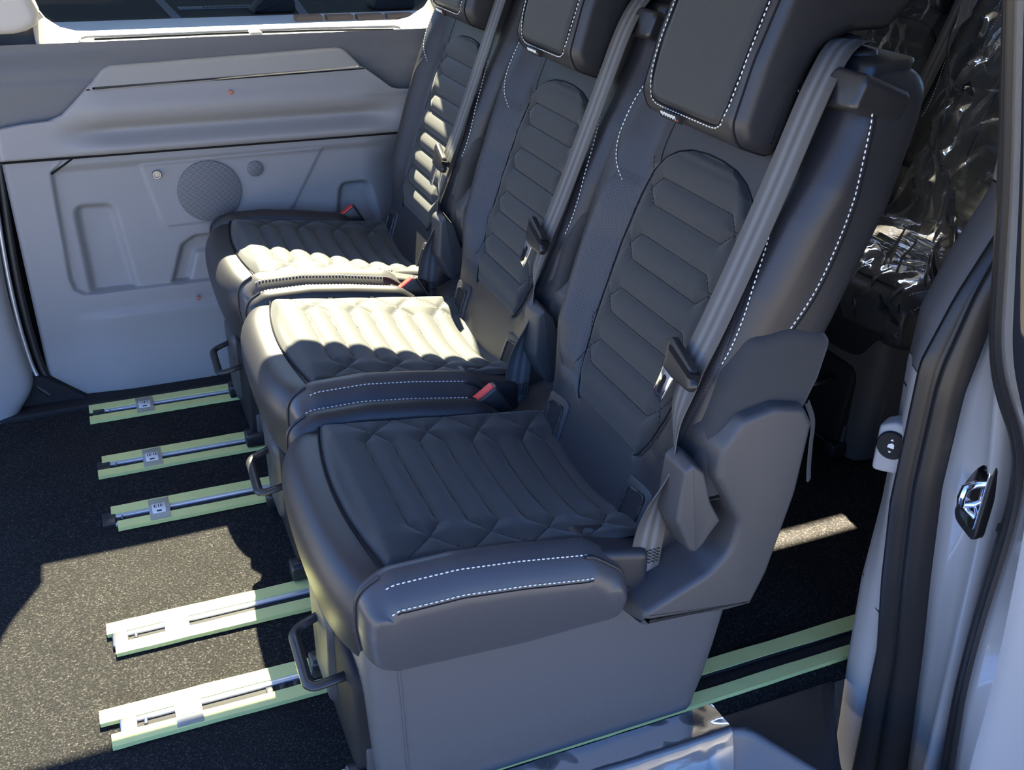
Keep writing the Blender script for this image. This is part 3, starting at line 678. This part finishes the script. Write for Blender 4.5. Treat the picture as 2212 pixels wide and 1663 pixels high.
    rx('buckle_stalk', resample(rect(-.014, .014, -.006, .006, .003), 24), fbk, .06, .14, .003, M['gloss'], bk_, n=2)
    # ---------------- seat cushion: front roll, quilted insert, two side bolsters
    zc = lambda x: .437 - .115 * (x - .03) - .06 * np.maximum(0, x - .38)
    conc = lambda x, y: -(.001 + .037 * sm(.06, .42, x)) * (1 - (y / .18) ** 2)
    prof = spline([(.10, .416), (.055, .426), (.025, .4305), (.0, .427), (-.016, .413), (-.026, .385), (-.024, .34), (-.012, .29), (.015, .255), (.06, .245)], 70)
    ys_ = np.linspace(-.213, .213, 61); V = []
    for x, z in prof:
        for y in ys_:
            t = abs(y) / .213; V.append((x + .030 * t ** 5 - .010 * (1 - t * t), y * (1 - .15 * float(sm(.37, .28, z))), z - .012 * t ** 6 * sm(.35, .42, z)))
    cu = mk('cushion', V, gridfaces(len(prof), 61), M['leather'], S)
    box('cushion_core', .03, .43, -.20, .20, .25, .335, M['black'], cu, r=.02)
    nxq, nyq = 150, 140; V = []
    ty = np.linspace(-1, 1, nyq); txq = np.linspace(0, 1, nxq)
    Yc = .182 * ty[None] * np.ones((nxq, 1)); xf = .021 + .018 * (Yc / .17) ** 2; Xc = xf + (.445 - xf) * txq[:, None]
    dist = segdist(Yc, Xc, SEG_C); ed = np.minimum.reduce([.182 - np.abs(Yc), Xc - xf])
    hq = .0088 * (.25 + .75 * sm(.176, .125, np.abs(Yc))) * (1 - np.exp(-dist / .0085)) * sm(0, .016, ed) * sm(.03, .055, Xc) + .0095 * (1 - (1 - np.clip(ed / .012, 0, 1)) ** 2) - .0065
    hq += conc(Xc, Yc)
    Zc = zc(Xc) + hq
    V = np.stack([Xc, Yc, Zc], -1).reshape(-1, 3)
    qc = mk('quilted_seat_panel', V, gridfaces(nxq, nyq), M['textile'], S)
    sparts = []
    for (p, q), (r_, s_) in SEG_C:
        if max(abs(p), abs(r_)) > .17: r_ = math.copysign(.176, r_)
        n_ = max(2, int(np.hypot(r_ - p, s_ - q) / .007))
        for k in range(n_):
            a, b = (k + .15) / n_, (k + .75) / n_; pt = []
            for w in (a, b):
                y, x = p + (r_ - p) * w, q + (s_ - q) * w; pt.append((x, y, float(zc(x) + .0095 - .0065 + conc(x, y) + .0006)))
            sparts.append(tubemesh(pt, .0007, 4))
    v, f = joinmesh(sparts); mk('quilt_stitching', v, f, M['darkthread'], qc)
    tube('front_seam', [(.021 + .018 * (y / .17) ** 2 - .002, y, .4325) for y in np.linspace(-.178, .178, 40)], .0016, M['seam'], qc, 6)
    for sgn in (-1, 1):
        O = resample(fillet([(.000, .325), (-.006, .375), (-.004, .424), (.034, .446), (.12, .446), (.20, .436), (.305, .418), (.356, .378), (.362, .335), (.345, .300), (.20, .300), (.03, .310)],
                            [.03, .05, .035, .04, .06, .06, .05, .05, .05, .04, .06, .03], 8), 150)
        I = inward(O); wt = .40 + .60 * np.clip(-I[:, 1], 0, 1)
        PRB = [(0, .044), (.002, .036), (.006, .027), (.012, .018), (.020, .010), (.029, .004), (.038, .001), (.046, 0)]
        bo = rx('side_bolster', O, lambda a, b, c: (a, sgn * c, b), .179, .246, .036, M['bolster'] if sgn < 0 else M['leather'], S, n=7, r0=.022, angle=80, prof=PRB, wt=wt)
        def ring(ins, lo_x, hi_x, lift=.0012):
            back = np.interp(ins, [p_[0] for p_ in PRB], [p_[1] for p_ in PRB])
            q = O + I * (ins * wt - lift * .7)[:, None]; c = .246 - back + lift * .7
            pts = [(a, sgn * c, b) for (a, b), (oa, ob) in zip(q, O) if ob > (.392 if oa > .15 else .385) and lo_x < oa < hi_x]
            return sorted(pts, key=lambda t: t[0])
        dashes('stitching', ring(.008, .022, .305), M['thread'], bo)
        dashes('stitching', ring(.031, .014, .318), M['thread'], bo)
        tube('seam', ring(.0345, .016, .316, -.0004), .0012, M['seam'], bo, 5)
        tube('piping', [(a, sgn * .205, b) for a, b in sorted([tuple(q_) for q_ in (O - I * .0012) if q_[0] < .030 and q_[1] > .335], key=lambda t: t[1])], .0024, M['leather'], bo, 7)
        tube('piping', [(a, sgn * .226, b) for a, b in sorted([(a, b) for a, b in (O + I * .008) if a > .29 and b > .315], key=lambda t: -t[1])], .0028, M['leather'], bo, 7)
    rx('cushion_flank', resample(fillet([(.29, .30), (.30, .408), (.395, .385), (.400, .30)], .012, 4), 50), XZ, -.150, -.216, .012, M['leather'], S, n=4, both=False)
    # ---------------- base: tapering skirt down to the rails
    zs_ = np.array([.325, .28, .22, .15, .08, .03, .008]); V = []; n0 = None
    for z in zs_:
        t = (.325 - z) / .32; hw_ = .216 - .006 * t - .036 * t ** 1.5; x0 = .002 + .022 * t; x1 = .548 - .012 * t
        O = resample(fillet([(x0, -hw_), (x1, -hw_), (x1, hw_), (x0, hw_)], [.035, .02, .02, .035], 6), 120); V += [(a, b, z) for a, b in O]
    F = gridfaces(len(zs_), 120, True); F += [tuple(range(120)), tuple(range(6 * 120, 7 * 120))[::-1]]
    bs = mk('base', V, F, M['side'], S, angle=60)
    tube('seam', [(.002 + .022 * t + .038, -(.216 - .006 * t - .036 * t ** 1.5) - .0003, .325 - .32 * t) for t in np.linspace(.05, .97, 24)], .0016, M['side'], bs, 6)
    rx('base_recess', resample(fillet([(-.135, .03), (.125, .03), (.14, .235), (-.15, .235)], .03, 4), 50), YZ, .06, -.002, .006, M['black'], S, n=2, both=False)
    rx('base_strut', resample(fillet([(-.02, .06), (.09, .06), (.10, .235), (-.03, .235)], .02, 4), 50), YZ, .06, -.012, .012, M['plastic'], S, n=3, both=False)
    # pull handle
    P = fillet([(.02, -.095), (-.052, -.085), (-.050, .040), (.02, .050)], [0, .020, .020, 0], 6)
    Pz = [(a, b, .196 + .02 * (a - .02) / .07) for a, b in P]
    V, F = tubemesh(Pz, .0085, 10, flat=.62); mk('pull_handle', V, F, M['gloss'], S)
    # sliding feet on the rails
    for y in (.115, -.131):
        box('rail_slider', .01, .52, y - .011, y + .011, .010, .09, M['plastic'], S, r=.004)
        box('slider_nose', -.018, .06, y - .017, y + .017, .0105, .045, M['gloss'], S, r=.006)
    # ---------------- near side recliner cover, lever, fabric skirt, strap
    O = fillet([(.352, .290), (.356, .330), (.455, .372), (.480, .398), (.484, .430), (.462, .470), (.440, .508), (.441, .560), (.472, .606), (.530, .617), (.585, .604), (.606, .570), (.600, .46), (.575, .33), (.552, .268), (.50, .268), (.40, .283)],
               [.01, .02, .03, .02, .02, .03, .03, .04, .03, .04, .03, .02, .1, .05, .02, .05, .05], 6)
    rx('recliner_cover', resample(O, 170), XZ, -.178, -.258, .009, M['plastic'], S, n=5, r0=.004, draft=.014, angle=80)
    O = fillet([(.404, .450), (.408, .530), (.424, .541), (.446, .520), (.462, .470), (.482, .436), (.470, .420), (.458, .400), (.444, .388), (.430, .395)], [.02, .01, .008, .01, .03, .008, .01, .01, .008, .02], 5)
    rx('recline_lever', resample(O, 90), XZ, -.20, -.248, .005, M['plastic'], S, n=4, draft=.004, angle=70)
    O = fillet([(.497, .690), (.55, .700), (.618, .678), (.608, .62), (.585, .56), (.56, .46), (.438, .46), (.452, .56), (.472, .640)], [.02, .04, .02, .03, .05, 0, 0, .05, .03], 5)
    rx('back_skirt', resample(O, 90), XZ, -.16, -.240, .014, M['skirt'], S, n=5, angle=80, both=False)
    stp = spline([(.610, -.218, .575), (.628, -.216, .540), (.634, -.214, .500), (.640, -.212, .462), (.644, -.212, .440)], 30)
    ribbon('pull_strap', np.array(stp), [np.array([.8, .6, .1])] * len(stp), .011, .003, M['side'], S, ny=3)
    return S

def copy_tree(o, parent=None):
    c = o.copy(); COL.objects.link(c); c.parent = parent
    for ch in list(o.children): copy_tree(ch, c)
    return c
seat = make_seat()
places = [((0, -.295, 0), 'nearest black quilted car seat, beside the open sliding door'),
          ((.019, .205, 0), 'middle black quilted car seat, cushion half in sunlight'),
          ((.018, .705, 0), 'far black quilted car seat against the grey door'),
          ((1.235, .205, 0), 'rear row car seat in the shade behind the middle seat, draped in clear film'),
          ((1.235, .705, 0), 'rear row car seat behind the far seat, draped in clear film')]
seats = []
for i, (p, lb) in enumerate(places):
    s_ = seat if i == 0 else copy_tree(seat)
    s_.location = p; s_['label'] = lb; s_['category'] = 'car seat'; s_['group'] = 'black quilted car seats'; seats.append(s_)

# ================================================================== NEAR DOOR OPENING
def strip(name, cols, z, mat, parent=None, **kw):
    """vertical strip: cols = list of (x array over z, y array or number)"""
    z = np.array(z); V = []
    for i in range(len(z)):
        for xa, ya in cols: V.append((float(np.broadcast_to(xa, z.shape)[i]), float(np.broadcast_to(ya, z.shape)[i]), float(z[i])))
    return mk(name, V, gridfaces(len(z), len(cols)), mat, parent, **kw)
ip = lambda z, zs, xs: np.interp(z, zs, xs)
xin = lambda z: ip(z, [-.35, -.2, -.084, .068, .215, .363, .509, .60, .682, .75, .84, 1.015, 1.5], [.84, .829, .819, .804, .794, .798, .791, .784, .785, .81, .858, .85, .78])
xsi = lambda z: ip(z, [-.35, -.159, .12, .265, .412, .633, .721, .846, 1.027, 1.5], [.832, .822, .807, .78, .759, .752, .785, .850, .845, .80])
xso = lambda z: ip(z, [-.35, -.141, .144, .286, .455, .60, .736, .90, 1.1, 1.5], [.90, .882, .838, .812, .785, .780, .800, .850, .85, .80])
xja = lambda z: ip(z, [-.35, -.061, .106, .217, .371, .481, .60, .769, .954, 1.5], [.862, .848, .836, .827, .814, .802, .775, .735, .70, .62])
zl = np.linspace(-.30, .61, 80)
tl = strip('trim_7', [(xin(zl) + .25, -.47), (xin(zl) + .02, -.485), (xin(zl) + .003, -.497), (xin(zl), -.506), (.5 * xin(zl) + .5 * xsi(zl) - .006, -.530), (xsi(zl) - .001, -.552), (xsi(zl) + .01, -.562)], zl, M['trim'], kind='structure', label='pale grey rear pillar trim beside the near seat')
zu = np.linspace(.612, .845, 40)
strip('upper_trim', [(xin(zu) + .25, -.47), (xin(zu) + .02, -.485), (xin(zu) + .003, -.497), (xin(zu), -.506), (.5 * xin(zu) + .5 * xsi(zu) - .006, -.530), (xsi(zu) - .001, -.552), (xsi(zu) + .01, -.562)], zu, M['slate'], tl)
zt = np.linspace(.848, 1.5, 40)
strip('top_trim', [(xin(zt) + .25, -.47), (xin(zt) + .02, -.485), (xin(zt) + .003, -.497), (xin(zt), -.506), (.5 * xin(zt) + .5 * xsi(zt) - .006, -.530), (xsi(zt) - .001, -.552), (xsi(zt) + .01, -.562)], zt, M['trim'], tl)
tube('trim_joint', [(float(xin(z_)) + dx, y_, z_) for dx, y_, z_ in ((.002, -.499, .565), (-.004, -.515, .560), (-.012, -.530, .552), (-.03, -.552, .545))], .0012, M['seam'], tl, 5)
tube('trim_joint', [(float(xin(z_)) + dx, y_, z_) for dx, y_, z_ in ((.002, -.499, .225), (.002, -.515, .205), (-.004, -.530, .195), (-.004, -.552, .190))], .0012, M['seam'], tl, 5)
# seat release button on the pillar
bn = np.array([-.86, -.50, .10]); bn /= np.linalg.norm(bn); bu = np.cross(bn, [0, 0, 1.]); bu /= np.linalg.norm(bu); bv = np.cross(bu, bn)
bp0 = np.array([.757, -.534, .490])
fbn = lambda a, b, c: tuple(bp0 + bu * a * .78 + bv * b * .78 + bn * c)
rx('button_boss', resample(fillet([(-.034, -.052), (.026, -.060), (.030, .03), (.004, .044), (-.030, .038)], [.02, .01, .01, .02, .02], 5), 50), fbn, -.03, .004, .006, M['trim'], tl, n=3, both=False)
bt = lathe('release_button', [(.0265, -.002), (.0265, .007), (.0245, .009), (.001, .0085)], fbn, M['black'], tl, 32)
parts = [([fbn(-.003, .010, .0096), fbn(.003, .010, .0096), fbn(0, .014, .0096)], [(0, 1, 2)]), ([fbn(-.003, -.010, .0096), fbn(.003, -.010, .0096), fbn(0, -.014, .0096)], [(0, 2, 1)])]
parts.append(([fbn(a, b, .0096) for a, b in ((-.006, -.004), (.006, -.004), (.005, .002), (-.001, .006), (-.005, .004))], [(0, 1, 2, 3, 4)]))
v, f = joinmesh(parts); mk('button_symbol', v, f, M['thread'], bt, smooth=False)
# rubber seal
zl = np.linspace(-.30, 1.5, 120)
strip('trim_8', [(xsi(zl) + .012, -.560), (xsi(zl) + .001, -.556), (xsi(zl) - .010, -.559), (xsi(zl) - .013, -.566), (.65 * xsi(zl) + .35 * xso(zl) - .006, -.573), (.5 * xsi(zl) + .5 * xso(zl) - .004, -.578), (.4 * xsi(zl) + .6 * xso(zl) - .016, -.583), (.2 * xsi(zl) + .8 * xso(zl) - .020, -.592), (xso(zl) - .012, -.600), (xso(zl) - .001, -.604), (xso(zl) + .02, -.605)], zl, M['rubber'], kind='structure', label='black rubber door seal on the rear pillar')
# painted jamb
zl = np.linspace(-.34, 1.5, 120); q = xso(zl); j_ = xja(zl)
jb = strip('trim_9', [(q + .02, -.598), (q + .003, -.606), (.6 * q + .4 * j_ + .004, -.625), (.3 * q + .7 * j_ + .003, -.645), (j_ + .001, -.658), (j_ - .003, -.664), (j_ - .001, -.670), (j_ + .012, -.674), (j_ + .30, -.684)], zl, M['paint'], kind='structure', label='glossy grey painted door jamb')
fj = lambda a, b, c: (.803 - c + .15 * (a + .645), a, b)
O = resample(fillet([(-.672, .405), (-.624, .415), (-.616, .50), (-.645, .535), (-.672, .53)], [.01, .02, .02, .02, .01], 5), 50)
sr = rx('striker_gasket', O, fj, -.01, .006, .003, M['rubber'], jb, n=3, both=False)
O = resample(fillet([(-.668, .420), (-.634, .428), (-.628, .494), (-.648, .522), (-.668, .518)], [.008, .012, .012, .014, .008], 5), 50)
rx('striker_plate', O, fj, 0, .008, .002, M['chrome'], sr, n=3, both=False)
tube('striker_bolt', [fj(-.650, .455, .008), fj(-.650, .457, .026), fj(-.650, .470, .028), fj(-.650, .485, .026), fj(-.650, .487, .008)], .0055, M['chrome'], sr, 10)
tube('striker_hook', [fj(-.665, .446, .010), fj(-.650, .449, .016), fj(-.636, .455, .010)], .004, M['chrome'], sr, 8)
rx('jamb_plug', resample(fillet([(-.620, .474), (-.606, .484), (-.606, .506), (-.616, .514)], .004, 3), 30), lambda a, b, c: (.795 - c, a, b), -.006, .0015, .001, M['paint'], jb, n=2, both=False)

# open sliding door (slid back outside the body)
d2_ = empty('door_2', kind='structure', label='opened near sliding door, its front edge with black rubber seal')
zl = np.linspace(-.34, 1.45, 150)
xr_ = ip(zl, [-.34, -.012, .153, .26, .406, .493, .581, .656, .722, .919, 1.097, 1.45], [.885, .83, .808, .801, .796, .798, .775, .72, .688, .636, .583, .48])
xe_ = ip(zl, [-.34, .028, .19, .294, .455, .54, .611, .69, .74, .93, 1.101, 1.45], [.87, .812, .785, .777, .776, .769, .744, .689, .662, .612, .558, .455])
xk_ = ip(zl, [-.34, .072, .193, .325, .490, .603, .673, .749, .942, 1.107, 1.45], [.855, .799, .792, .778, .754, .731, .691, .646, .590, .537, .43])
k5 = np.ones(7) / 7
def smooth(a): return np.convolve(np.r_[[a[0]] * 3, a, [a[-1]] * 3], k5, 'valid')
xr_, xe_, xk_ = smooth(xr_), smooth(xe_), smooth(xk_)
strip('rubber_lip', [(xr_ + .05, -.690), (xr_ + .012, -.692), (xr_ + .001, -.698), (xr_ - .003, -.704), (.6 * xr_ + .4 * xe_ - .001, -.711), (.55 * xr_ + .45 * xe_ + .004, -.714), (.3 * xr_ + .7 * xe_ - .003, -.722), (xe_ - .002, -.729), (xe_ + .006, -.733)], zl, M['rubber'], d2_)
strip('front_edge', [(xe_ + .02, -.728), (xe_ + .004, -.732), (.6 * xe_ + .4 * xk_ + .002, -.745), (.2 * xe_ + .8 * xk_, -.758), (xk_ - .001, -.765)], zl, M['paint'], d2_)
nz = 76
strip('outer_skin', [(xk_[:nz + 1] - .001, -.765), (xk_[:nz + 1] + .002, -.772), (xk_[:nz + 1] + .012, -.779), (xk_[:nz + 1] + .05, -.788), (xk_[:nz + 1] + .3, -.800), (xk_[:nz + 1] + 1.1, -.80)], zl[:nz + 1], M['paint'], d2_)
strip('door_glass', [(xk_[nz:] - .001, -.765), (xk_[nz:] + .004, -.771), (xk_[nz:] + .05, -.778), (xk_[nz:] + 1.1, -.79)], zl[nz:], M['glassdark'], d2_)
strip('inner_face', [(xr_ + .05, -.690), (xr_ + 1.1, -.690)], zl, M['black'], d2_)
for z_ in (.445, .535): box('clip', .800, .812, -.702, -.692, z_ - .006, z_ + .006, M['black'], d2_, r=.001)

# entry step ---------------------------------------------------------------------
O = resample(fillet([(-1.0, -.498), (.795, -.498), (.742, -.56), (.688, -.64), (.662, -.69), (.592, -.526), (-1.0, -.526)], [.002, .002, .002, .002, .01, .035, .002], 7), 160)
stp = rx('trim_10', O, XY, -.05, .004, .004, M['gloss'], n=3, both=False, kind='structure', label='black entry sill plate with a recessed step')
rim = np.vstack([spline([(-1.0, -.526), (-.4, -.526), (.2, -.526), (.53, -.526)], 40), spline([(.545, -.5265), (.575, -.529), (.597, -.545), (.612, -.575), (.64, -.635), (.68, -.72), (.72, -.80)], 40)])
tn = np.gradient(rim, axis=0); tn /= np.linalg.norm(tn, axis=1)[:, None]; nn = np.stack([tn[:, 1], -tn[:, 0]], 1)
V = []
lev = [(.002, .004), (-.002, .0055), (-.006, .003), (-.010, -.006), (-.020, -.05), (-.034, -.125), (-.05, -.140), (-.09, -.143), (-.22, -.143)]
for o_, z_ in lev:
    for p_, n_ in zip(rim, nn): V.append((p_[0] - n_[0] * -o_ * -1 if False else p_[0] + n_[0] * -o_, p_[1] + n_[1] * -o_, z_))
mk('step_well', V, gridfaces(len(lev), len(rim)), M['plastic2'] if 'plastic2' in M else mat('dark_grey_step', (.10, .10, .105), .38, .5, bump=(500, .1, .001)), stp)
box('step_tread', -1.0, .66, -.95, -.60, -.165, -.141, mat('step_tread', (.09, .09, .095), .4, .5), stp, r=.004)

# ================================================================== CLEAR FILM
def crumple(nu, nv, lu, lv, seed, n=28, amp=.02):
    r = np.random.default_rng(seed); U, Vv = np.meshgrid(np.linspace(0, lu, nu), np.linspace(0, lv, nv), indexing='ij'); H = np.zeros_like(U)
    wu, wv = np.zeros_like(U), np.zeros_like(U)
    for k in range(4):
        a, b, c, d_ = r.uniform(1, 5, 4); wu += .03 * np.sin(a * U * 2 + b * Vv + k); wv += .03 * np.sin(c * U + d_ * Vv * 2 + 2 * k)
    for k in range(n):
        th = r.uniform(0, math.pi); f_ = r.uniform(3, 18); ph = r.uniform(0, 6.28)
        s_ = f_ * (math.cos(th) * (U + wu) + math.sin(th) * (Vv + wv)) * 2 + ph
        H += (1 - np.abs(np.sin(s_))) ** 3 * amp * 3.2 / f_ * r.choice([-1, 1]) * (.5 + .5 * np.sin(r.uniform(2, 6) * U + r.uniform(0, 6)))
    return H
def film(name, prof, y0, y1, seed, label, amp=.02, nu=150, nv=110, shear=0.):
    """prof: path of (x,z) the sheet follows; it spans y0..y1"""
    P = resample(spline(prof, 120), nu, False); L_ = np.linalg.norm(np.diff(P, axis=0), axis=1).sum()
    T = np.gradient(P, axis=0); T /= np.linalg.norm(T, axis=1)[:, None]; Nn = np.stack([-T[:, 1], T[:, 0]], 1)
    H = crumple(nu, nv, L_, y1 - y0, seed, amp=amp); V = []
    H2 = crumple(nu, nv, L_, y1 - y0, seed + 50, amp=amp)
    for i in range(nu):
        for j in range(nv):
            y = y0 + (y1 - y0) * j / (nv - 1) + shear * i / nu + H2[i, j] * .8
            V.append((P[i, 0] + Nn[i, 0] * H[i, j], y, P[i, 1] + Nn[i, 1] * H[i, j]))
    return mk(name, V, gridfaces(nu, nv), M['film'], label=label, cat='plastic film', group='clear protective film')
bx_, bz_ = 1.235, 0.
def bp_(u, d): p = SB(0, u, d); return (p[0] + bx_, p[2])
film('plastic_film', [(1.20, .36), (1.205, .455), (1.27, .485), (1.42, .462), (1.56, .435), bp_(.04, .075), bp_(.12, .08), bp_(.3, .095), bp_(.47, .13), bp_(.62, .16), bp_(.78, .15), bp_(.92, .08)], -.06, .43, 3, 'crumpled clear film over the rear seat behind the middle seat', amp=.024)
film('plastic_film', [(1.20, .36), (1.21, .455), (1.27, .485), (1.42, .465), (1.56, .44), bp_(.04, .08), bp_(.12, .085), bp_(.3, .10), bp_(.47, .14), bp_(.62, .17), bp_(.78, .16), bp_(.92, .08)], .50, .96, 9, 'crumpled clear film over the rear seat by the far wall', amp=.024)
film('plastic_film', [(1.16, .52), (1.20, .62), (1.25, .78), (1.28, .95), (1.30, 1.15), (1.33, 1.35)], -.36, -.02, 21, 'clear film hanging beside the rear pillar', amp=.028, shear=.06)
# film on the entry step
P = spline([(-.476, .0075), (-.50, .0085), (-.522, .010), (-.532, .007), (-.545, -.03), (-.558, -.09), (-.575, -.134), (-.63, -.136), (-.74, -.136)], 60)
P = resample(P, 70, False); nxs = 150; H = crumple(70, nxs, .3, 1.5, 33, amp=.004); V = []
for i in range(70):
    for j in range(nxs):
        x = -.95 + 1.515 * j / (nxs - 1); h = abs(H[i, j]) + .0005 + .010 * math.exp(-((x - .30 - .35 * (i / 70)) / .03) ** 2) * math.exp(-((i - 30) / 16) ** 2)
        V.append((x, P[i, 0] - h * .6 * (i > 25), P[i, 1] + h))
mk('step_film', V, gridfaces(70, nxs), M['stepfilm'], label='clear protective film stuck over the entry step', cat='plastic film')
